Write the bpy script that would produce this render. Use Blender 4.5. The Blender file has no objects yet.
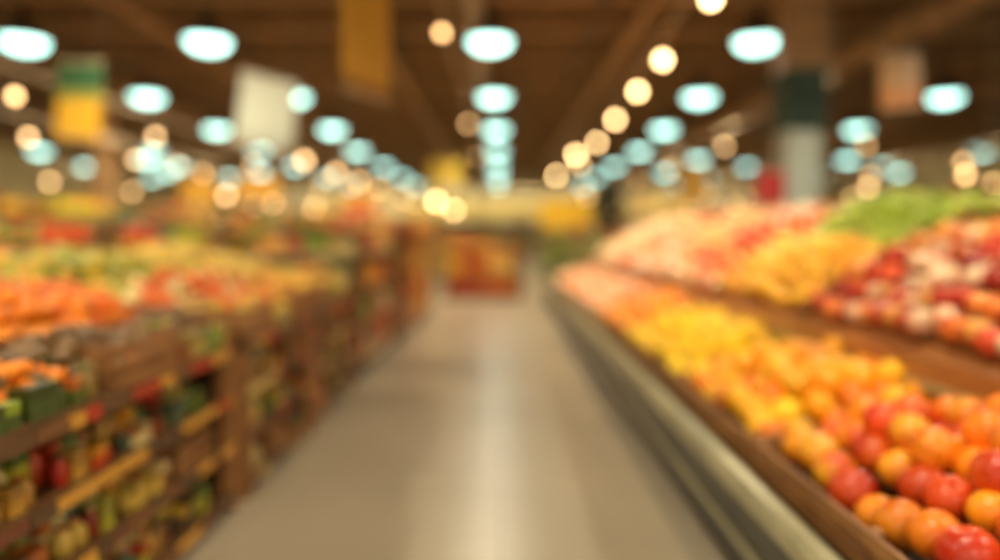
import bpy, bmesh, math, random
import numpy as np
from mathutils import Vector, Matrix
random.seed(7); rng=np.random.default_rng(7)
S=bpy.context.scene
H=1.35
CEIL=5.4

def lin(c):
    out=[]
    for v in c:
        v=v/255.0
        out.append(v/12.92 if v<=0.04045 else ((v+0.055)/1.055)**2.4)
    return np.array(out)

# ---------------------------------------------------------------- materials
def new_mat(name):
    m=bpy.data.materials.new(name); m.use_nodes=True
    return m, m.node_tree, m.node_tree.nodes['Principled BSDF']
def noise_mat(name,c1,c2,scale=8,rough=0.6,metal=0.0,bump=0.0,stretch=(1,1,1),detail=4,spec=0.5):
    m,nt,b=new_mat(name)
    tc=nt.nodes.new('ShaderNodeTexCoord'); mp=nt.nodes.new('ShaderNodeMapping')
    mp.inputs['Scale'].default_value=stretch
    n=nt.nodes.new('ShaderNodeTexNoise'); n.inputs['Scale'].default_value=scale; n.inputs['Detail'].default_value=detail
    r=nt.nodes.new('ShaderNodeValToRGB')
    r.color_ramp.elements[0].position=.3; r.color_ramp.elements[1].position=.7
    r.color_ramp.elements[0].color=(*lin(c1),1); r.color_ramp.elements[1].color=(*lin(c2),1)
    L=nt.links.new
    L(tc.outputs['Object'],mp.inputs['Vector']); L(mp.outputs['Vector'],n.inputs['Vector'])
    L(n.outputs['Fac'],r.inputs['Fac']); L(r.outputs['Color'],b.inputs['Base Color'])
    b.inputs['Roughness'].default_value=rough; b.inputs['Metallic'].default_value=metal
    b.inputs['Specular IOR Level'].default_value=spec
    if bump:
        bp=nt.nodes.new('ShaderNodeBump'); bp.inputs['Strength'].default_value=bump; bp.inputs['Distance'].default_value=.01
        L(n.outputs['Fac'],bp.inputs['Height']); L(bp.outputs['Normal'],b.inputs['Normal'])
    return m
def attr_mat(name,rough=0.4,nscale=30,amt=.25,bump=.1,spec=.5,sss=0):
    m,nt,b=new_mat(name); L=nt.links.new
    a=nt.nodes.new('ShaderNodeAttribute'); a.attribute_name='Col'
    tc=nt.nodes.new('ShaderNodeTexCoord')
    n=nt.nodes.new('ShaderNodeTexNoise'); n.inputs['Scale'].default_value=nscale
    mr=nt.nodes.new('ShaderNodeMapRange'); mr.inputs['To Min'].default_value=1-amt; mr.inputs['To Max'].default_value=1+amt
    mx=nt.nodes.new('ShaderNodeVectorMath'); mx.operation='SCALE'
    L(tc.outputs['Object'],n.inputs['Vector']); L(n.outputs['Fac'],mr.inputs['Value'])
    L(a.outputs['Color'],mx.inputs[0]); L(mr.outputs['Result'],mx.inputs['Scale'])
    L(mx.outputs['Vector'],b.inputs['Base Color'])
    b.inputs['Roughness'].default_value=rough; b.inputs['Specular IOR Level'].default_value=spec
    if bump:
        bp=nt.nodes.new('ShaderNodeBump'); bp.inputs['Strength'].default_value=bump; bp.inputs['Distance'].default_value=.004
        n2=nt.nodes.new('ShaderNodeTexNoise'); n2.inputs['Scale'].default_value=nscale*6
        L(tc.outputs['Object'],n2.inputs['Vector']); L(n2.outputs['Fac'],bp.inputs['Height']); L(bp.outputs['Normal'],b.inputs['Normal'])
    return m
def emit_mat(name,col,strength):
    m,nt,b=new_mat(name)
    b.inputs['Base Color'].default_value=(.8,.8,.8,1)
    b.inputs['Emission Color'].default_value=(*col,1); b.inputs['Emission Strength'].default_value=strength
    return m

M_fruit=attr_mat('fruit_skin',rough=.34,nscale=22,amt=.18,bump=.15)
M_pack=attr_mat('printed_packaging',rough=.32,nscale=14,amt=.5,bump=0)
M_paint=attr_mat('painted_board',rough=.5,nscale=5,amt=.08,bump=0)
M_leaf=attr_mat('leaf',rough=.5,nscale=9,amt=.3,bump=0)
M_wood=noise_mat('crate_wood',(116,74,38),(170,118,66),scale=9,rough=.5,bump=.2,stretch=(4,.6,4))
M_woodstand=noise_mat('stained_wood',(76,52,32),(118,82,50),scale=9,rough=.45,bump=.2,stretch=(4,.6,4))
M_woodlip=noise_mat('varnished_wood',(134,80,42),(188,126,70),scale=7,rough=.3,stretch=(5,.5,5))
M_dark=noise_mat('dark_panel',(44,34,26),(58,45,34),scale=5,rough=.5)
M_metal=noise_mat('case_metal',(60,62,54),(84,84,72),scale=3,rough=.36,metal=.2)
M_rail=noise_mat('steel_rail',(164,158,124),(194,186,148),scale=4,rough=.3,metal=.4)
M_beam=noise_mat('roof_timber',(136,104,68),(186,146,98),scale=3,rough=.7,stretch=(.4,3,3))
M_ceil=noise_mat('ceiling_boards',(92,74,50),(120,98,68),scale=2,rough=.8,stretch=(.3,2.5,1))
M_steel=noise_mat('painted_steel',(176,158,130),(206,188,156),scale=3,rough=.5)
M_wall=noise_mat('wall_plaster',(206,190,146),(226,210,168),scale=.6,rough=.8)
M_col=noise_mat('column_paint',(180,196,186),(206,220,210),scale=2,rough=.6)
M_green=noise_mat('dark_green_paint',(24,50,36),(36,68,50),scale=3,rough=.5)
M_shelf=noise_mat('shelf_metal',(124,94,58),(152,120,80),scale=4,rough=.45)
M_pot=noise_mat('clay_pot',(120,74,48),(150,96,64),scale=8,rough=.7)
M_bark=noise_mat('bark',(60,44,30),(86,64,44),scale=20,rough=.9)
M_lamp=emit_mat('lamp_diffuser',(.52,1.0,.86),5.2)
M_bulb=emit_mat('warm_bulb',(1.0,.64,.27),22.0)
M_bulb2=emit_mat('warm_bulb_dim',(1.0,.58,.22),9.0)

M_floor,nt,b=new_mat('polished_floor'); L=nt.links.new
tc=nt.nodes.new('ShaderNodeTexCoord')
n=nt.nodes.new('ShaderNodeTexNoise'); n.inputs['Scale'].default_value=.8; n.inputs['Detail'].default_value=6
r=nt.nodes.new('ShaderNodeValToRGB'); r.color_ramp.elements[0].position=.3; r.color_ramp.elements[1].position=.7
r.color_ramp.elements[0].color=(*lin((162,149,127)),1); r.color_ramp.elements[1].color=(*lin((182,168,145)),1)
br=nt.nodes.new('ShaderNodeTexBrick'); br.offset=0; br.inputs['Scale'].default_value=1.0
br.inputs['Brick Width'].default_value=1.2; br.inputs['Row Height'].default_value=1.2; br.inputs['Mortar Size'].default_value=.006
br.inputs['Color1'].default_value=(1,1,1,1); br.inputs['Color2'].default_value=(.95,.95,.95,1); br.inputs['Mortar'].default_value=(.6,.6,.6,1)
mx=nt.nodes.new('ShaderNodeMix'); mx.data_type='RGBA'; mx.blend_type='MULTIPLY'; mx.inputs[0].default_value=1
L(tc.outputs['Object'],n.inputs['Vector']); L(tc.outputs['Object'],br.inputs['Vector'])
L(n.outputs['Fac'],r.inputs['Fac']); L(r.outputs['Color'],mx.inputs[6]); L(br.outputs['Color'],mx.inputs[7]); L(mx.outputs[2],b.inputs['Base Color'])
b.inputs['Roughness'].default_value=.30

# ---------------------------------------------------------------- mesh builder
class B:
    def __init__(s): s.V=[];s.C=[];s.F=[];s.n=0;s.mats=[]
    def mi(s,m):
        if m not in s.mats: s.mats.append(m)
        return s.mats.index(m)
    def add(s,V,F,mat,col=(1,1,1),smooth=False):
        V=np.asarray(V,float); F=[F] if isinstance(F,np.ndarray) else F
        c=np.asarray(col,float)
        if c.ndim==1: c=np.tile(c,(len(V),1))
        s.V.append(V); s.C.append(c); i=s.mi(mat)
        for f in F:
            f=np.asarray(f,int)
            if f.ndim==1: f=f[None,:]
            s.F.append((f+s.n,i,smooth))
        s.n+=len(V)
    def box(s,x0,x1,y0,y1,z0,z1,mat,col=(1,1,1)):
        V=[(x,y,z) for x in (x0,x1) for y in (y0,y1) for z in (z0,z1)]
        F=np.array([(0,1,3,2),(4,6,7,5),(0,4,5,1),(2,3,7,6),(0,2,6,4),(1,5,7,3)])
        s.add(V,F,mat,col)
    def prism(s,pts,y0,y1,mat,col=(1,1,1)):
        n=len(pts)
        V=[(p[0],y0,p[1]) for p in pts]+[(p[0],y1,p[1]) for p in pts]
        F=[np.array([(i,(i+1)%n,(i+1)%n+n,i+n) for i in range(n)]),np.array([list(range(n))[::-1]]),np.array([list(range(n,2*n))])]
        s.add(V,F,mat,col)
    def lathe(s,prof,cx,cy,cz,mat,seg=16,col=(1,1,1),smooth=True,caps=True):
        V=[];
        for (r,z) in prof:
            for k in range(seg):
                a=2*math.pi*k/seg
                V.append((cx+r*math.cos(a),cy+r*math.sin(a),cz+z))
        F=[]
        for i in range(len(prof)-1):
            for k in range(seg):
                k2=(k+1)%seg
                F.append((i*seg+k,i*seg+k2,(i+1)*seg+k2,(i+1)*seg+k))
        Fs=[np.array(F)]
        if caps:
            Fs+= [np.array([list(range(seg))[::-1]]), np.array([[ (len(prof)-1)*seg+k for k in range(seg)]])]
        s.add(V,Fs,mat,col,smooth)
    def build(s,name,loc=(0,0,0),link=True):
        me=bpy.data.meshes.new(name)
        V=np.concatenate(s.V); C=np.concatenate(s.C)
        me.vertices.add(len(V)); me.vertices.foreach_set('co',V.astype(np.float32).ravel())
        li=np.concatenate([f.ravel() for f,_,_ in s.F])
        tot=np.concatenate([np.full(len(f),f.shape[1]) for f,_,_ in s.F])
        mi=np.concatenate([np.full(len(f),i) for f,i,_ in s.F])
        sm=np.concatenate([np.full(len(f),x) for f,_,x in s.F])
        st=np.concatenate([[0],np.cumsum(tot)[:-1]])
        me.loops.add(len(li)); me.loops.foreach_set('vertex_index',li.astype(np.int32))
        me.polygons.add(len(tot)); me.polygons.foreach_set('loop_start',st.astype(np.int32))
        me.polygons.foreach_set('material_index',mi.astype(np.int32))
        me.polygons.foreach_set('use_smooth',sm.astype(bool))
        me.update(calc_edges=True); me.validate()
        a=me.color_attributes.new('Col','FLOAT_COLOR','POINT')
        a.data.foreach_set('color',np.concatenate([C,np.ones((len(C),1))],1).astype(np.float32).ravel())
        for m in s.mats: me.materials.append(m)
        o=bpy.data.objects.new(name,me); o.location=loc
        if link: S.collection.objects.link(o)
        return o

# ---------------------------------------------------------------- fruit
def ico(sub):
    bm=bmesh.new(); bmesh.ops.create_icosphere(bm,subdivisions=sub,radius=1)
    V=np.array([v.co[:] for v in bm.verts]); F=np.array([[v.index for v in f.verts] for f in bm.faces]); bm.free()
    return V,F
ICO={k:ico(k) for k in (1,2,3,4)}
def shape(kind,V):
    V=V.copy(); rho=np.hypot(V[:,0],V[:,1]); ang=np.arctan2(V[:,1],V[:,0])
    if kind=='apple':
        d=np.exp(-(rho/.33)**2); V[:,2]-=np.sign(V[:,2])*d*np.where(V[:,2]>0,.30,.2)
        w=1+.06*V[:,2]; V[:,0]*=w; V[:,1]*=w; V[:,2]*=.93
    elif kind=='orange':
        d=np.exp(-(rho/.14)**2); V[:,2]-=np.sign(V[:,2])*d*.06; V[:,2]*=.95
    elif kind=='peach':
        d=np.exp(-(rho/.25)**2)*(V[:,2]>0); V[:,2]-=d*.2
        cr=np.exp(-(ang/.18)**2)*.09; V[:,0]*=1-cr; V[:,1]*=1-cr
    elif kind=='mango':
        V[:,0]*=.95; V[:,1]*=1.08; V[:,2]*=.93; V[:,0]+=.08*V[:,1]**2
    elif kind=='lemon':
        t=V[:,1]; V[:,0]*=.88; V[:,2]*=.88; V[:,1]=t*1.05+np.sign(t)*np.exp(-((1-np.abs(t))/.12))*.14
    elif kind=='pear':
        t=V[:,2]; w=1-.33*np.clip(t+.1,0,1)**.8; V[:,0]*=w;V[:,1]*=w; V[:,2]*=1.2
    elif kind=='potato':
        V[:,1]*=1.25; V[:,2]*=.8
    return V
def rotm(rx,rz):
    return (Matrix.Rotation(rz,3,'Z')@Matrix.Rotation(rx,3,'X'))
def pile(name,kind,x0,x1,y0,y1,zf,d,cols,sub=3,mound=.03,second=.65):
    bd=B(); V0,F0=ICO[sub]; N0=V0; Vs=shape(kind,V0)
    r=d/2; sx=d*.90; sy=d*.90
    pts=[]
    nx=max(1,int((x1-x0-.3*d)/sx)); ny=max(1,int((y1-y0-.3*d)/sy))
    ph=rng.random(4)*6
    def mz(x,y):
        u=(x-x0)/(x1-x0); v=(y-y0)/(y1-y0)
        return mound*(4*u*(1-u))**.6*(4*v*(1-v))**.4*1.4+.02*math.sin(5*x+7*y+ph[0])+.016*math.sin(9*y+ph[1]-6*x)
    for j in range(ny):
        for i in range(nx):
            x=x0+r+i*(x1-x0-2*r)/max(1,nx-1); y=y0+r+j*(y1-y0-2*r)/max(1,ny-1)+((i%2)-.5)*.25*d
            x+=rng.normal()*.07*d; y+=rng.normal()*.07*d
            x=min(max(x,x0+r),x1-r); y=min(max(y,y0+r),y1-r)
            pts.append((x,y,zf(x)+r*.95+max(0,mz(x,y))+rng.random()*.12*d))
            if rng.random()<second and 0<i<nx-1 and 0<j<ny-1:
                x2=x+sx/2;y2=y+sy/2
                if x2<x1-r and y2<y1-r: pts.append((x2,y2,zf(x2)+r*.95+max(0,mz(x2,y2))+d*.62))
    for (x,y,z) in pts:
        # neighbouring fruit come from the same case: clustered colour choice
        cl=(math.sin(2.3*x+1.1*y+ph[2])+math.sin(1.7*y-2.9*x+ph[3]))*.25+.5
        k=int(np.clip((cl+rng.normal()*.26)*len(cols),0,len(cols)-1))
        base,blush,am=cols[k]
        base=lin(base);blush=lin(blush)
        R=np.array(rotm(rng.normal()*.6,rng.random()*6.28))
        if kind in('lemon','potato'): R=np.array(rotm(rng.normal()*.4,rng.normal()*1.2))
        dv=rng.normal(size=3); dv/=np.linalg.norm(dv)
        t=np.clip((N0@dv)*.9+.5*np.sin(N0[:,0]*5+x*9)*.4+ (am-.5)*2+.3,0,1)[:,None]
        jit=1+rng.normal()*.12
        c=(base*(1-t)+blush*t)*jit
        P=(Vs*(r*(1+rng.normal()*.06)))@R.T+np.array([x,y,z])
        bd.add(P,F0,M_fruit,np.clip(c,0,1),True)
        if kind in('apple','pear') and sub>=3:
            a=R@np.array([0,0,r*.62]); bb=R@np.array([.12*r,0,r*1.1 if kind=='apple' else r*1.4]); q=r*.05
            pv=[a+np.array([dx,dy,0])*q+np.array([x,y,z]) for dx,dy in((1,0),(0,1),(-1,0),(0,-1))]+[bb+np.array([dx,dy,0])*q+np.array([x,y,z]) for dx,dy in((1,0),(0,1),(-1,0),(0,-1))]
            bd.add(pv,[np.array([(0,1,5,4),(1,2,6,5),(2,3,7,6),(3,0,4,7),(4,5,6,7)])],M_fruit,lin((80,55,30)))
        elif kind in('orange','mango') and sub>=3:
            a=R@np.array([0,0,r*.93])+np.array([x,y,z]); u=R@np.array([1,0,0])*r*.1; w=R@np.array([0,1,0])*r*.1
            up=R@np.array([0,0,1])*r*.05
            bd.add([a+u,a+w,a-u,a-w,a+up],[np.array([(0,1,4),(1,2,4),(2,3,4),(3,0,4)])],M_fruit,lin((90,110,40)))
    return bd.build(name)

# ---------------------------------------------------------------- room
X0,X1,Y0,Y1=-20,20,-5,44
b=B(); b.box(X0-.2,X1+.2,Y0,Y1+.2,-.1,0,M_floor); b.build('floor')
b=B(); b.box(X0-.2,X1+.2,Y0,Y1+.2,CEIL,CEIL+.1,M_ceil); b.build('ceiling')
b=B(); b.box(X0-.2,X1+.2,Y1,Y1+.2,0,CEIL,M_wall); b.build('wall_back')
b=B(); b.box(X0-.2,X0,Y0,Y1,0,CEIL,M_wall); b.build('wall_left')
b=B(); b.box(X1,X1+.2,Y0,Y1,0,CEIL,M_wall); b.build('wall_right')
b=B()
y=-3.0
while y<Y1:
    b.box(X0,X1,y-.12,y+.12,CEIL-.42,CEIL-.36,M_beam); b.box(X0,X1,y-.09,y+.09,CEIL-.08,CEIL,M_beam)
    b.box(X0,X1,y-.015,y+.015,CEIL-.36,CEIL-.08,M_beam)
    y+=2.0
b.build('roof_joists')
b=B()
for x in(-9.2,-5.8,-2.2,2.3,6.6,12.0):
    b.box(x-.09,x+.09,Y0,Y1,CEIL-.62,CEIL-.42,M_beam)
b.build('roof_girders')
b=B()
for x in(-.40,):
    b.box(x-.12,x+.12,Y0,Y1,CEIL-.80,CEIL-.78,M_steel); b.box(x-.12,x-.11,Y0,Y1,CEIL-.78,CEIL-.68,M_steel); b.box(x+.11,x+.12,Y0,Y1,CEIL-.78,CEIL-.68,M_steel)
    yy=-4
    while yy<Y1:
        b.box(x-.005,x+.005,yy-.005,yy+.005,CEIL-.78,CEIL,M_steel); yy+=2
b.build('cable_tray')
b=B(); b.lathe([(.22,0),(.22,Y1-4)],0,0,0,M_beam,seg=20)
o=b.build('ventilation_duct'); o.rotation_euler=(-math.pi/2,0,0); o.location=(6.2,3,CEIL-.9)

# ---------------------------------------------------------------- high-bay lamps
LZ=4.2
b=B()
b.lathe([(.30,.0),(.33,-.02),(.34,0),(.30,.06),(.20,.16),(.11,.24),(.09,.42),(.03,.46)],0,0,0,M_dark,seg=24,caps=False)
b.lathe([(.30,0),(.28,-.06),(.22,-.11),(.12,-.145),(.005,-.155)],0,0,0,M_lamp,seg=24,caps=False)
b.lathe([(.012,.45),(.012,CEIL-LZ)],0,0,0,M_dark,seg=8)
lampo=b.build('high_bay_lamp'); lm=lampo.data; bpy.data.objects.remove(lampo)
far=[-17,-13.2,-8.4,-4.8,-.1,4.7,10.1,15.8]
grid={-3:[-4.2,0,4.2],1.5:[-4.2,0,4.2],6.0:[-6.9,-4.2,3.9,8.2],
 10.5:[-7.0,-4.3,-.15,3.78],14.6:[-7.25,-4.25,-.12,4.1,9.15],19.0:[-10.8,-7.6,-4.5,-.1,4.4,9.6],
 23.8:[-15.5,-11.6,-8.1,-4.8,-.1,4.7,10.1,16.2],26.4:[-13.2,7.4,13.0],29:far,31.8:[-15,-10.8,7.4,12.8,18],34.5:far,40:far}
for yy,xs in grid.items():
    for x in xs:
        o=bpy.data.objects.new('high_bay_lamp',lm); o.location=(x,yy,LZ); S.collection.objects.link(o)
        ld=bpy.data.lights.new('high_bay_light','SPOT'); ld.energy=260; ld.spot_size=math.radians(155); ld.spot_blend=.6
        ld.shadow_soft_size=0.0; ld.color=(1.0,.855,.61)
        lo=bpy.data.objects.new('high_bay_light',ld); lo.location=(0,0,-.17); lo.parent=o; S.collection.objects.link(lo)

# ---------------------------------------------------------------- warm pendant strings
def string(x,z,ys,r=.065,mat=None,dx=0):
    mat=mat or M_bulb2
    b=B(); y0,y1=min(ys)-.6,max(ys)+.6
    X=lambda yy:x+dx*yy
    V=[(X(q)+s,q,zz) for q in(y0,y1) for s in(-.02,.02) for zz in(z+.30,z+.34)]
    b.add(V,np.array([(0,1,3,2),(4,6,7,5),(0,4,5,1),(2,3,7,6),(0,2,6,4),(1,5,7,3)]),M_steel)
    for yy in(y0+.1,(y0+y1)/2,y1-.1): b.box(X(yy)-.006,X(yy)+.006,yy-.006,yy+.006,z+.34,CEIL,M_steel)
    for yy in ys:
        b.lathe([(.004,.30),(.004,.12)],X(yy),yy,z,M_dark,seg=6)
        b.lathe([(.02,.13),(.028,.11),(.028,.05)],X(yy),yy,z,M_dark,seg=10)
        V,F=ICO[2]; b.add(V*r+np.array([X(yy),yy,z]),F,mat,(1,1,1),True)
    b.build('pendant_light_string')
string(1.98,3.85,[7.6,10.2,12.4,15.4,19.2,25],mat=M_bulb,dx=.034,r=.07)
string(1.80,3.25,[16.8,22.5],mat=M_bulb,r=.075)
string(-.70,3.78,[8.6,15.5,22],r=.05)
string(4.7,3.2,[10.6,14.8,19.5,24,30],r=.05)
string(-5.6,2.95,[8.2,11.5,16,22,27],r=.05)
string(-8.0,3.0,[12,15.5,19,25,31],r=.06)
string(-3.6,2.72,[13,15.5,18,21,26,30],r=.07)
string(2.6,2.45,[21,27,33],r=.09)
string(7.0,2.25,[10.6,13.4,17,21,26],r=.055)
string(-1.9,2.35,[21,29],r=.09,mat=M_bulb)
string(-4.3,2.3,[20],r=.09,mat=M_bulb)
string(10.5,3.0,[14,16,20,25,30],r=.06)
string(-11.5,2.7,[15,18,22,27,33],r=.07)
string(14,2.8,[20,24,28,33],r=.08)
string(5.6,2.4,[19,23,28,34],r=.08)
string(-6.6,2.3,[17,20.5,25,32],r=.08)
string(-9.8,3.5,[17,21.5,27],r=.06)
string(8.8,3.5,[17,21.5,27],r=.06)

def spot(x,y,z,tx,ty,tz,e,col=(1,.78,.50),ang=75):
    ld=bpy.data.lights.new('track_spot_light','SPOT'); ld.energy=e; ld.color=col; ld.spot_size=math.radians(ang); ld.spot_blend=.7; ld.shadow_soft_size=0
    o=bpy.data.objects.new('track_spotlight_beam',ld); o.location=(x,y,z)
    o.rotation_euler=(Vector((tx,ty,tz))-Vector((x,y,z))).to_track_quat('-Z','Y').to_euler(); S.collection.objects.link(o)
    return o
def track(x,z,ys,tx,tz,e,ty=0,ang=75,en=None,name='track_spotlight_rail'):
    b=B(); b.box(x-.02,x+.02,min(ys)-.5,max(ys)+.5,z+.14,z+.18,M_dark)
    for yy in(min(ys),max(ys)): b.box(x-.006,x+.006,yy+.3,yy+.31,z+.18,CEIL,M_dark)
    for yy in ys:
        b.box(x-.01,x+.01,yy-.01,yy+.01,z+.04,z+.14,M_dark)
        b.lathe([(.03,.08),(.05,.06),(.055,.02),(.05,.02)],x,yy,z,M_dark,seg=12,caps=False)
    o=b.build(name)
    for i,yy in enumerate(ys):
        l=spot(x,yy,z-.0,tx,yy+ty,tz,en[i] if en else e,ang=ang); l.parent=o
track(1.2,3.9,[1.6,3.2,4.8,6.4,8.0,10,12],2.1,.95,150,en=[80,100,160,270,330,330,330])
track(-1.45,3.9,[1.6,3.4,5.2],-2.0,.9,50)
track(-1.45,3.9,[7.5,10.5],-2.6,1.0,190,ty=2.2,ang=100)
track(-3.6,3.9,[4.5,7,10,13.5,17],-4.9,1.2,240,ty=2.4,ang=110)  # spots added to brighten shelf faces turned to the camera
track(-6.3,3.9,[5,8,11.5,15],-8.0,1.4,240,ty=2.4,ang=110)
track(6.8,3.9,[8,11,15,19],5.2,1.4,170,ty=1.5,ang=110)
track(.35,3.6,[12.4,15.6],-.3,.9,120,ty=2.0,ang=100)
b=B(); b.box(-14,14,41.4,41.44,4.3,4.34,M_dark)  # rail and its spots are added to brighten the back wall
for x in(-12,12): b.box(x,x+.01,41.41,41.42,4.34,CEIL,M_dark)
o=b.build('added_wall_light_rail')
for x in(-12,-8,-4,-1,2,5,9,13):
    l=spot(x,41.42,4.3,x,44,2.9,1100,col=(1,.87,.60),ang=120); l.parent=o

# ---------------------------------------------------------------- right display case
YA,YB=.9,13.4
b=B()
b.prism([(.97,0),(.97,.10),(.90,.12),(.90,.40),(2.0,.57),(2.0,0)],YA,YB,M_metal)
b.box(.955,.97,YA,YB,0,.1,M_dark)
b.prism([(.84,.42),(.86,.40),(.90,.40),(.93,.42),(.93,.47),(.90,.49),(.86,.49),(.84,.47)],YA,YB,M_rail)
b.box(.885,.90,YA,YB,.20,.23,M_rail)
b.prism([(2.0,0),(2.0,.72),(1.76,.72),(1.76,.80),(3.0,1.50),(3.05,1.50),(3.05,0)],YA,YB,M_dark)
b.prism([(1.76,.80),(1.76,.806),(3.0,1.506),(3.0,1.50)],YA,YB,M_woodlip)
b.box(1.70,1.76,YA,YB,.725,.86,M_woodlip)
b.box(1.69,1.70,YA,YB,.735,.765,M_rail)
b.box(3.0,3.05,YA,YB,1.5,1.6,M_woodlip)
for yy in np.arange(YA+.3,YB,1.2):
    b.prism([(1.78,.72),(2.0,.72),(2.0,.60)],yy,yy+.03,M_metal)
for yy in(YA-.04,YB):
    b.prism([(.88,0),(.88,.52),(1.68,.66),(1.68,.88),(3.05,1.62),(3.05,0)],yy,yy+.04,M_metal)
b.build('produce_display_case')
zlow=lambda x:.405+(x-.9)*.1545+.015
zup=lambda x:.80+(x-1.76)*.5645+.01

PEACH=[((244,156,26),(226,104,12),.25),((236,140,26),(204,66,12),.35),((240,130,18),(214,80,12),.3),((226,100,20),(186,36,10),.35),((244,166,34),(208,72,14),.35),((218,76,18),(176,30,10),.35),((240,140,24),(218,96,14),.3)]
MANGO=[((246,156,14),(236,122,10),.25),((250,180,26),(240,140,12),.25),((242,130,14),(226,96,10),.25),((248,186,32),(234,150,18),.25)]
YEL=[((255,206,12),(254,184,4),.2),((255,210,20),(252,176,6),.2)]
ORG=[((248,146,26),(236,110,16),.3),((250,166,36),(242,130,20),.3)]
PINK=[((246,186,136),(234,124,80),.3),((252,220,184),(242,158,116),.3),((254,232,204),(244,182,136),.3),((240,136,66),(224,92,50),.3),((252,200,120),(244,150,70),.3),((226,84,50),(190,50,34),.3)]
RED=[((234,130,50),(194,56,26),.3),((206,76,40),(160,34,20),.35),((244,206,164),(214,106,70),.3),((196,60,32),(150,28,18),.35),((240,170,80),(218,92,36),.3),((246,220,180),(220,130,90),.3),((224,94,50),(176,44,26),.35)]
GRN=[((160,184,44),(120,150,28),.25),((184,196,60),(144,160,34),.25),((150,176,44),(110,140,28),.25)]
GOLD=[((254,196,50),(248,160,26),.25),((254,216,90),(250,180,46),.25),((250,176,40),(238,136,24),.25)]
secs=[(1.0,2.66,'peach','peach_pile',PEACH,.138,4),(2.70,3.95,'mango','mango_pile',MANGO,.132,3),(3.99,5.9,'lemon','lemon_pile',YEL,.12,3),
      (5.94,7.3,'orange','orange_pile',ORG,.12,2),(7.34,9.6,'apple','apple_pile',PINK,.11,2),(9.64,11.4,'peach','peach_pile',ORG+PINK,.11,2),(11.44,13.3,'apple','apple_pile',PINK,.11,2)]
for (a,c,k,nm,cl,d,sb) in secs:
    pile(nm,k,1.04,1.94,a+.03,c-.03,zlow,d,cl,sub=sb,mound=.06 if a<7 else .04)
    b=B()
    for i,(z0,z1) in enumerate(((.435,.485),(.495,.555))):
        b.box(.985,1.0,a,c,z0,z1,M_wood)
    for yy in(a,(a+c)/2-.02,c-.04): b.box(1.0,1.025,yy,yy+.04,.435,.56,M_wood)
    for yy in(a,c-.015):
        b.prism([(1.0,zlow(1.0)),(1.0,.555),(1.97,.68),(1.97,zlow(1.97))],yy,yy+.015,M_wood)
    b.build('wooden_fruit_crate')
ups=[(1.0,4.15,1.80,2.52,'apple','apple_pile',RED,.12,3),(1.0,4.15,2.54,2.74,'orange','orange_pile',GOLD+ORG,.10,3),(1.0,4.15,2.76,2.98,'lemon','lime_pile',GRN,.10,3),
     (4.2,5.8,1.80,2.40,'orange','grapefruit_pile',GOLD,.12,3),
     (4.2,5.8,2.42,2.98,'pear','pear_pile',GRN,.11,3),
     (5.85,7.4,1.80,2.98,'apple','apple_pile',PINK,.11,2),(7.45,9.0,1.80,2.98,'peach','peach_pile',PINK[:5],.11,2),
     (9.05,11,1.80,2.98,'apple','apple_pile',PINK[1:],.11,2),(11.05,13.3,1.80,2.98,'potato','potato_pile',[((252,220,176),(242,184,134),.3)],.11,2)]
for (a,c,xa,xb,k,nm,cl,d,sb) in ups:
    pile(nm,k,xa,xb,a+.02,c-.02,zup,d,cl,sub=sb,mound=.05)
b=B()
for yy in(4.16,5.81,7.41,9.01,11.01):
    b.prism([(1.78,zup(1.78)),(1.78,zup(1.78)+.11),(2.98,zup(2.98)+.11),(2.98,zup(2.98))],yy,yy+.03,M_wood)
b.build('shelf_dividers')

# ---------------------------------------------------------------- packages on shelves
PAL_L=[(190,56,26),(230,160,36),(136,154,46),(224,196,116),(166,46,30),(96,116,50),(236,210,150),(180,96,36),(66,104,76),(236,190,46)]
PAL_R=[(206,74,28),(226,126,34),(160,52,26),(234,160,46),(126,60,28),(210,100,42),(236,192,106),(126,110,40)]
PAL_D=[(236,190,50),(166,170,50),(116,144,60),(206,90,36),(190,50,30),(226,200,130),(96,124,90),(156,96,40),(230,140,36),(86,64,44),(76,116,90),(236,176,36),(120,130,60)]
PAL_T=[(86,136,110),(160,196,160),(220,204,140),(196,60,44),(236,180,52),(136,76,46),(66,86,60)]
PAL_S=[(150,98,48),(200,150,60),(176,172,56),(104,124,46),(200,72,32),(146,54,32),(232,196,86),(200,150,70),(76,56,34),(200,54,30),(226,206,140),(86,106,80)]
def carton(b,x0,x1,y0,y1,z0,z1,c):
    k=rng.random(); c=lin(c)
    if k<.55:
        zt=z0+(z1-z0)*.62
        b.box(x0,x1,y0,y1,z0,zt,M_pack,c); b.box(x0,x1,y0,y1,zt,z1,M_pack,lin(random.choice(PAL_L)) if rng.random()<.5 else c*.7)
    else:
        r=min(x1-x0,y1-y0)/2; cx=(x0+x1)/2; cy=(y0+y1)/2; h=z1-z0
        b.lathe([(r*.9,0),(r,h*.05),(r,h*.6),(r*.45,h*.8),(r*.4,h*.9)],cx,cy,z0,M_pack,seg=8,col=c)
        b.lathe([(r*.48,h*.9),(r*.48,h)],cx,cy,z0,M_pack,seg=8,col=lin(random.choice(PAL_L)))
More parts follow.
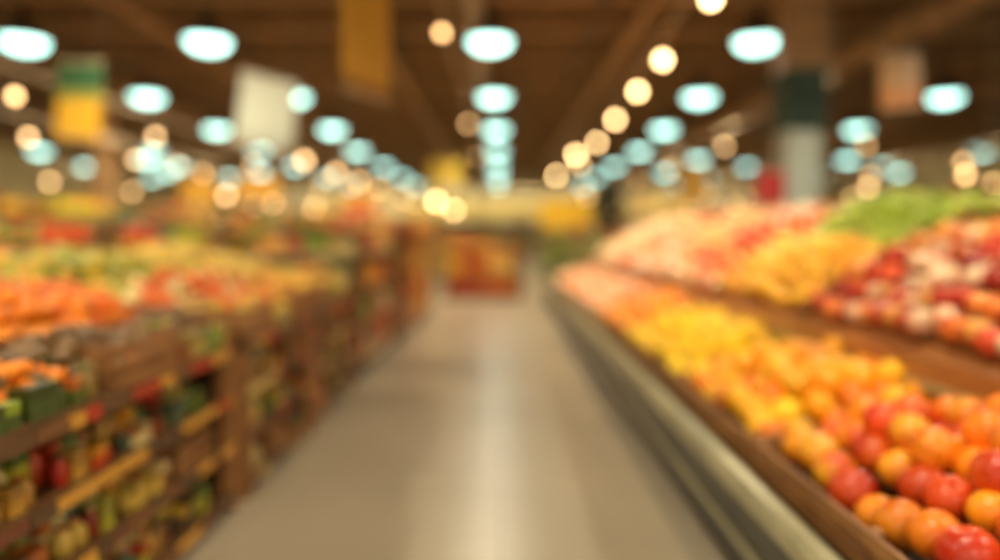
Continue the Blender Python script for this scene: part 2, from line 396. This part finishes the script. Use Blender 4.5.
def fill_row(b,axis,side,u0,u1,f,depth,z,hmax,pal,wr=(.08,.16),rr=(2,5)):
    u=u0+.02; run=0
    while u<u1-.04:
        if run<=0: w=random.uniform(*wr); h=random.uniform(.55,.95)*hmax; c=random.choice(pal); run=random.randint(*rr)
        if u+w>u1: break
        run-=1
        g=.03; a0,a1=(f-g-depth*.8,f-g) if side>0 else (f+g,f+g+depth*.8)
        if side>0: a0=max(a0,a1-w*1.1)
        else: a1=min(a1,a0+w*1.1)
        if axis=='y': carton(b,a0,a1,u,u+w*.94,z,z+h,c)
        else: carton(b,u,u+w*.94,a0,a1,z,z+h,c)
        u+=w
def gondola(x0,x1,y0,y1,h,axis='y',nsh=4,pal=PAL_D,sides=(1,-1),name='grocery_gondola',stand=M_shelf,rail=None):
    b=B(); p=B()
    rail=rail or [(196,74,36),(230,180,66),(214,196,150),(180,130,60)]
    if axis=='y':
        cx=(x0+x1)/2; b.box(cx-.02,cx+.02,y0,y1,0,h,stand)
        b.box(x0,x1,y0-.36,y1,0,.12,M_dark)
        for yy in np.linspace(y0,y1-.04,max(2,int((y1-y0)/1.3)+1)):
            b.box(cx-.03,cx+.03,yy,yy+.04,0,h,stand)
        for yy in(y0,y1-.03): b.box(x0+.02,x1-.02,yy,yy+.03,0,h*.97,stand)
    else:
        cy=(y0+y1)/2; b.box(x0,x1,cy-.02,cy+.02,0,h,stand); b.box(x0,x1,y0,y1,0,.12,M_dark)
        for xx in(x0,x1-.03): b.box(xx,xx+.03,y0+.02,y1-.02,0,h*.97,stand)
    zs=np.linspace(.12,h-.25,nsh); gap=zs[1]-zs[0]
    for i,z in enumerate(zs):
        rc=lin(random.choice(rail)); last=i==nsh-1
        hh=(gap-.04) if not last else .24
        if axis=='y':
            b.box(x0,x1,y0+.03,y1-.03,z,z+.025,stand)
            for s in sides:
                f=x1 if s>0 else x0
                b.box(f-.004 if s>0 else f-.008,f+.008 if s>0 else f+.004,y0+.03,y1-.03,z-.01,z+.03,M_paint,rc)
                fill_row(p,'y',s,y0+.04,y1-.04,f,(x1-x0)/2-.05,z+.026,hh,pal)
            b.box(x0+.02,x1-.02,y0-.34,y0,z,z+.025,stand)
            b.box(x0+.02,x1-.02,y0-.348,y0-.34,z-.01,z+.03,M_paint,rc)
            fill_row(p,'x',-1,x0+.04,x1-.04,y0-.34,.3,z+.026,hh,pal,rr=(1,3))
        else:
            b.box(x0+.03,x1-.03,y0,y1,z,z+.025,stand)
            for s in sides:
                f=y1 if s>0 else y0
                b.box(x0+.03,x1-.03,f-.004 if s>0 else f-.008,f+.008 if s>0 else f+.004,z-.01,z+.03,M_paint,rc)
                fill_row(p,'x',s,x0+.04,x1-.04,f,(y1-y0)/2-.05,z+.026,hh,pal)
    o=b.build(name); q=p.build('grocery_packages'); q.parent=o
    return o

gondola(-2.3,-1.30,6.75,8.5,1.42,pal=PAL_R+PAL_L,sides=(1,-1),nsh=4)
gondola(-2.2,-1.25,9.1,12.6,1.60,pal=PAL_R,sides=(1,-1),nsh=4)
gondola(-1.15,.45,14.6,15.3,1.30,axis='x',nsh=3,pal=PAL_R,name='bread_shelf')
for i,(x,ya,yb,h) in enumerate([(-4.9,9.0,14,1.70),(-4.9,15,22,1.9),(-7.6,10,15,1.95),(-7.6,16,24,2.0),(-10.4,10,18,2.05),(-13.4,12,22,2.1),(-2.2,17,26,1.8),(-16.5,14,26,2.2),(-3.4,7.4,9.5,1.5)]):
    gondola(x-.5,x+.5,ya,yb,h,pal=PAL_D,nsh=4)
for (xa,xb,y,h) in [(-6.4,-4.2,7.2,1.52),(-10.5,-7.4,8.6,1.75)]:
    gondola(xa,xb,y,y+.8,h,axis='x',pal=PAL_D,nsh=4,name='endcap_display')
for (x,ya,yb,h) in [(5.2,6.5,13,1.85),(8,8,16,2.1),(11,10,20,2.2),(5.2,15,24,1.9),(14.5,14,26,2.3),(2.6,18,26,1.7)]:
    gondola(x-.5,x+.5,ya,yb,h,pal=PAL_T+PAL_R,nsh=5)
gondola(-14,14,40,40.8,2.2,axis='x',pal=PAL_T,nsh=4,sides=(-1,),name='wall_shelving')
for (xa,xb) in((-6,-2.5),(7,10)):
    gondola(xa,xb,30,30.8,2.0,axis='x',pal=PAL_D,nsh=4,sides=(-1,),name='endcap_display')

# ---------------------------------------------------------------- left produce stands
zL=lambda x:.83+(-1.33-x)*.15
def stand(y0,y1,xf,xb,piles,front):
    b=B(); p=B()
    for yy in(y0,y1-.06):
        for xx in(xf-.07,xb): b.box(xx,xx+.08 if xx>xb else xx+.07,yy,yy+.06,0,.86 if xx>xb else zL(xb)-.03,M_wood)
    for k,z in enumerate((.06,.31,.54)):
        b.box(xb,xf,y0+.01,y1-.01,z,z+.02,M_woodstand)
        yy=y0
        while yy<y1-.02:
            w=min(random.uniform(.08,.22),y1-yy)
            b.box(xf,xf+.012,yy,yy+w-.01,z-.01,z+.028,M_paint,lin(random.choice([(120,76,40),(176,56,28),(90,64,40),(206,150,56),(110,60,36),(90,64,40),(214,184,110)]))); yy+=w
        hm=(.22,.20,.18)[k]
        yy=y0+.08
        while yy+.36<y1-.03:
            m=random.random()
            if m<.18:
                for zz in(.02,.07,.12): b.box(xf-.05,xf-.035,yy,yy+.34,z+zz,z+.035+zz,M_wood)
                for q in(0,.325): b.box(xf-.4,xf-.03,yy+q,yy+q+.015,z+.02,z+.16,M_wood)
                fill_row(p,'y',1,yy+.02,yy+.33,xf-.05,.3,z+.022,hm,PAL_S,wr=(.04,.07),rr=(1,3))
            else:
                fill_row(p,'y',1,yy,yy+.36,xf-.02,.3,z+.021,hm*.6,PAL_S,wr=(.045,.08),rr=(1,3))
                fill_row(p,'y',1,yy,yy+.36,xf-.10,.3,z+.021,hm,PAL_S,wr=(.05,.08),rr=(1,3))
            yy+=.37
    b.box(xb,xb+.02,y0,y1,.1,.85,M_dark)
    b.box(xf-.62,xf-.60,y0,y1,.05,.76,M_dark)
    b.prism([(xf,zL(xf)-.05),(xf,zL(xf)-.01),(xb,zL(xb)-.01),(xb,zL(xb)-.05)],y0,y1,M_woodstand)
    yy=y0; lastc=None
    rc=[(176,54,28),(110,74,42),(206,150,56),(100,70,42),(170,60,32),(120,80,46)]; k=0
    while yy<y1-.02:
        w=min(random.uniform(.08,.22),y1-yy); k=(k+random.randint(1,4))%6
        b.box(xf,xf+.014,yy,yy+w-.008,.76,.80,M_paint,lin(rc[k])); yy+=w
    yy=y0+.02; k=0
    while yy+.3<y1:
        kk,w=front[k%len(front)]; k+=1
        w=min(w,y1-yy-.02)
        if kk=='crate':
            for zz in(0,.055,.11): b.box(xf-.02,xf-.005,yy,yy+w-.02,.815+zz,.858+zz,M_wood)
            for q in(0,w-.035): b.box(xf-.4,xf-.02,yy+q,yy+q+.014,.815,.975,M_wood)
            b.box(xf-.4,xf-.385,yy,yy+w-.02,.84,.99,M_wood)
        else:
            FP=[(84,100,40),(116,134,48),(130,104,46),(70,84,38),(146,76,34),(170,150,70)]
            fill_row(p,'y',1,yy,yy+w,xf+.02,.3,.81,.14,FP,wr=(.045,.08),rr=(1,3))
            fill_row(p,'y',1,yy,yy+w,xf-.09,.3,.82,.17,FP,wr=(.05,.08),rr=(1,3))
        yy+=w
    for yy in(y0,y1-.02): b.prism([(xf,zL(xf)),(xf,.92),(xb,zL(xb)+.10),(xb,zL(xb))],yy,yy+.02,M_wood)
    o=b.build('produce_stand'); q=p.build('packaged_goods'); q.parent=o
    for (xa,xc,k,nm,cl,d,ya,yc,mo) in piles:
        pile(nm,k,xa,xc,ya+.03,yc-.03,zL,d,cl,sub=3 if d>.07 else 2,mound=mo)
ORR=[((240,136,30),(226,102,16),.25),((246,150,40),(232,118,22),.25),((230,112,20),(212,88,14),.25)]
LIME=[((180,180,56),(140,150,38),.3),((206,192,72),(156,160,44),.3),((150,148,42),(112,118,30),.3)]
MIX=[((240,196,76),(228,160,50),.3),((216,198,80),(176,170,56),.3),((246,222,150),(232,190,106),.3),((228,116,44),(206,80,32),.3)]
REDP=[((220,80,36),(180,50,26),.3),((236,180,96),(216,108,56),.3),((236,190,66),(222,150,40),.3)]
YL2=[((244,196,56),(236,170,36),.3),((236,208,100),(222,180,60),.3)]
stand(1.3,3.4,-1.31,-2.95,[(-2.5,-1.72,'orange','clementine_pile',ORR,.08,1.32,3.38,.09),(-1.70,-1.36,'potato','kiwi_pile',LIME[2:]+ORR[:1]+[((120,90,50),(90,64,40),.3)],.07,1.32,3.38,.02),(-2.93,-2.52,'pear','pear_pile',LIME,.08,1.32,3.38,.07)],[('packs',.6),('packs',.45),('crate',.5)])
stand(3.5,4.75,-1.29,-2.95,[(-1.65,-1.33,'orange','clementine_pile',ORR+MIX[:2],.07,3.52,4.73,.03),(-2.1,-1.67,'pear','pear_pile',MIX,.09,3.52,4.73,.06),(-2.93,-2.12,'lemon','lime_pile',LIME+YL2,.09,3.52,4.73,.08)],[('crate',.5),('packs',.4)])
stand(4.85,6.15,-1.31,-2.95,[(-1.95,-1.33,'apple','apple_pile',REDP+MIX[:2],.09,4.87,6.13,.05),(-2.93,-1.97,'lemon','lemon_pile',YL2,.09,4.87,6.13,.08)],[('crate',.5),('packs',.4),('packs',.5)])
def far_stand(x0,x1,y0,y1,pl):
    b=B(); z=.85
    b.box(x0+.05,x1-.05,y0+.05,y1-.05,0,.08,M_dark); b.box(x0,x1,y0,y1,.08,.80,M_wood)
    b.prism([(x0,.80),(x1,.80),(x1,.86),(x0,1.02)],y0,y1,M_wood)
    b.box(x1,x1+.02,y0,y1,.8,.93,M_woodlip)
    for i in range(int((y1-y0)/.5)): b.box(x1,x1+.012,y0+.5*i+.02,y0+.5*i+.05,.08,.8,M_dark)
    b.build('produce_bin'); zf=lambda x:1.02-(x-x0)/(x1-x0)*.16
    n=len(pl); dy=(y1-y0)/n
    for i,(k,nm,cl) in enumerate(pl): pile(nm,k,x0+.03,x1-.02,y0+dy*i+.02,y0+dy*(i+1)-.02,zf,.10,cl,sub=2,mound=.12)
far_stand(-5.6,-3.9,3.0,6.6,[('lemon','lime_pile',LIME),('pear','pear_pile',LIME+MIX[:2]),('lemon','lemon_pile',YL2),('apple','apple_pile',REDP)])
far_stand(-8.6,-6.9,4.0,8.0,[('pear','pear_pile',GRN),('orange','orange_pile',ORG),('lemon','lime_pile',LIME),('lemon','lemon_pile',YL2)])

# ---------------------------------------------------------------- column, signs
b=B()
b.box(3.83,4.27,9.4,9.84,0,CEIL-.62,M_col); b.box(3.80,4.30,9.37,9.87,0,.3,M_dark)
b.box(3.78,4.32,9.35,9.89,2.75,3.55,M_green); b.box(3.8,4.3,9.37,9.87,3.55,CEIL-.62,M_beam)
b.build('support_column')
for (x,yy) in((-9.0,16),(9.8,22),(-9,28),(6.0,30)):
    b=B(); b.box(x-.2,x+.2,yy-.2,yy+.2,0,CEIL-.62,M_beam); b.box(x-.24,x+.24,yy-.24,yy+.24,0,.3,M_dark); b.build('support_column')
def sign(x,y,z,w,h,bands,rz=0,tilt=0,name='hanging_sign'):
    b=B(); zt=h/2; zz=zt
    for (f,c) in bands:
        b.box(-w/2,w/2,-.012,.012,zz-f*h,zz,M_paint,lin(c)); zz-=f*h
    b.box(-w/2-.015,w/2+.015,-.016,.016,zt,zt+.025,M_steel)
    b.box(-w/2-.015,w/2+.015,-.016,.016,-zt-.02,-zt,M_steel)
    top=CEIL-z
    for sx in(-w/2+.04,w/2-.04): b.box(sx-.006,sx+.006,-.006,.006,zt,top,M_dark)
    o=b.build(name,(x,y,z)); o.rotation_euler=(0,tilt,math.radians(rz))
sign(-4.75,8,2.86,.80,.82,[(.36,(54,96,62)),(.14,(140,140,60)),(.50,(216,166,44))],rz=-28,tilt=.12)
sign(-2.96,9,2.90,.70,.86,[(.85,(180,192,182)),(.15,(160,170,160))],rz=34,tilt=.14)
sign(-.97,5.2,2.80,.60,.86,[(.9,(216,164,54)),(.1,(160,114,44))],rz=68,name='hanging_banner')
sign(4.5,8,3.08,.66,.55,[(.7,(170,124,74)),(.3,(186,110,46))],rz=25,tilt=-.12)
sign(1.9,20,1.95,1.5,.85,[(1,(250,200,46))])
sign(-1.5,19.5,3.0,.9,.8,[(.8,(240,206,80)),(.2,(240,226,160))])
sign(-7.9,18.5,2.5,.9,.7,[(1,(226,172,46))],rz=10)
sign(5.0,18.3,2.7,.8,1.0,[(1,(226,176,70))],rz=-10)
sign(4.9,21.6,2.3,1.4,.5,[(1,(236,206,120))])
sign(3.45,9.0,1.95,.36,.42,[(1,(196,44,38))],name='red_hanging_sign')
sign(6.2,5.7,2.0,.8,.4,[(.6,(206,70,40)),(.4,(226,140,60))],rz=-15)
sign(-5.0,14.5,2.3,.9,.5,[(1,(200,150,50))])
sign(-3.4,17,2.1,.8,.6,[(.5,(216,166,50)),(.5,(190,70,44))])
sign(-10.9,9.3,2.35,.8,.5,[(.6,(220,170,50)),(.4,(90,110,54))])
sign(-3.9,26,2.3,1.2,.7,[(1,(240,220,160))])
b=B()
b.box(-12,12,43.9,43.99,2.6,3.4,M_paint,lin((246,216,120))); b.build('fascia_sign')

# ---------------------------------------------------------------- plants
def plant(name,x,y,pot_r,pot_h,trunk,crown_z,rad,nleaf,ls,cols):
    b=B()
    b.lathe([(pot_r*.7,0),(pot_r,pot_h*.9),(pot_r*1.08,pot_h*.9),(pot_r*1.08,pot_h),(pot_r*.9,pot_h),(pot_r*.9,pot_h*.92)],x,y,0,M_pot,seg=20)
    b.lathe([(trunk*1.2,pot_h*.9),(trunk,crown_z*.6),(trunk*.6,crown_z)],x,y,0,M_bark,seg=8)
    for k in range(12):
        a=rng.random()*6.28; e=np.array([math.cos(a)*rad[0]*.8,math.sin(a)*rad[0]*.8,rng.uniform(-.3,.8)*rad[1]])
        s0=np.array([x,y,crown_z-rad[1]*.7]); e=e+np.array([x,y,crown_z]); q=.008
        V=[s0+np.array(d)*q*2 for d in((1,0,0),(0,1,0),(-1,0,0),(0,-1,0))]+[e+np.array(d)*q for d in((1,0,0),(0,1,0),(-1,0,0),(0,-1,0))]
        b.add(V,np.array([(0,1,5,4),(1,2,6,5),(2,3,7,6),(3,0,4,7)]),M_bark)
    for k in range(nleaf):
        d=rng.normal(size=3); d/=np.linalg.norm(d); rr=rng.random()**.4
        c=np.array([x+d[0]*rad[0]*rr,y+d[1]*rad[0]*rr,crown_z+d[2]*rad[1]*rr])
        t=d+rng.normal(size=3)*.5; t/=np.linalg.norm(t); s=np.cross(t,[0,0,1.0]); s/=np.linalg.norm(s)+1e-6; up=np.cross(s,t)
        l=ls*rng.uniform(.7,1.3)
        V=[c,c+t*l*.35+s*l*.22+up*l*.05,c+t*l,c+t*l*.35-s*l*.22+up*l*.05,c+t*l*.5]
        b.add(V,np.array([(0,1,4),(1,2,4),(2,3,4),(3,0,4)]),M_leaf,lin(random.choice(cols)))
    b.build(name)
plant('potted_tree',2.3,15.0,.3,.45,.04,2.0,(.36,.42),900,.14,[(20,30,18),(28,42,22),(16,26,16)])
for (x,yy,s) in((1.2,14.3,.9),(1.95,14.0,1.0),(1.4,15.9,1.15)):
    plant('potted_shrub',x,yy,.24,.35,.03,.8*s,(.42,.42),500,.14,[(150,160,80),(170,176,96),(116,132,64)])

# ---------------------------------------------------------------- world, camera
w=bpy.data.worlds.new('World'); S.world=w; w.use_nodes=True
w.node_tree.nodes['Background'].inputs[0].default_value=(1,.87,.66,1); w.node_tree.nodes['Background'].inputs[1].default_value=1.0
cam=bpy.data.cameras.new('camera'); cam.sensor_width=36; cam.lens=25.2
cam.dof.use_dof=True; cam.dof.focus_distance=1.28; cam.dof.aperture_fstop=.49
co=bpy.data.objects.new('camera',cam); co.location=(0,0,H); co.rotation_euler=(math.radians(90-3.68),0,0); S.collection.objects.link(co); S.camera=co
S.view_settings.view_transform='Standard'
S.view_settings.exposure=0.02
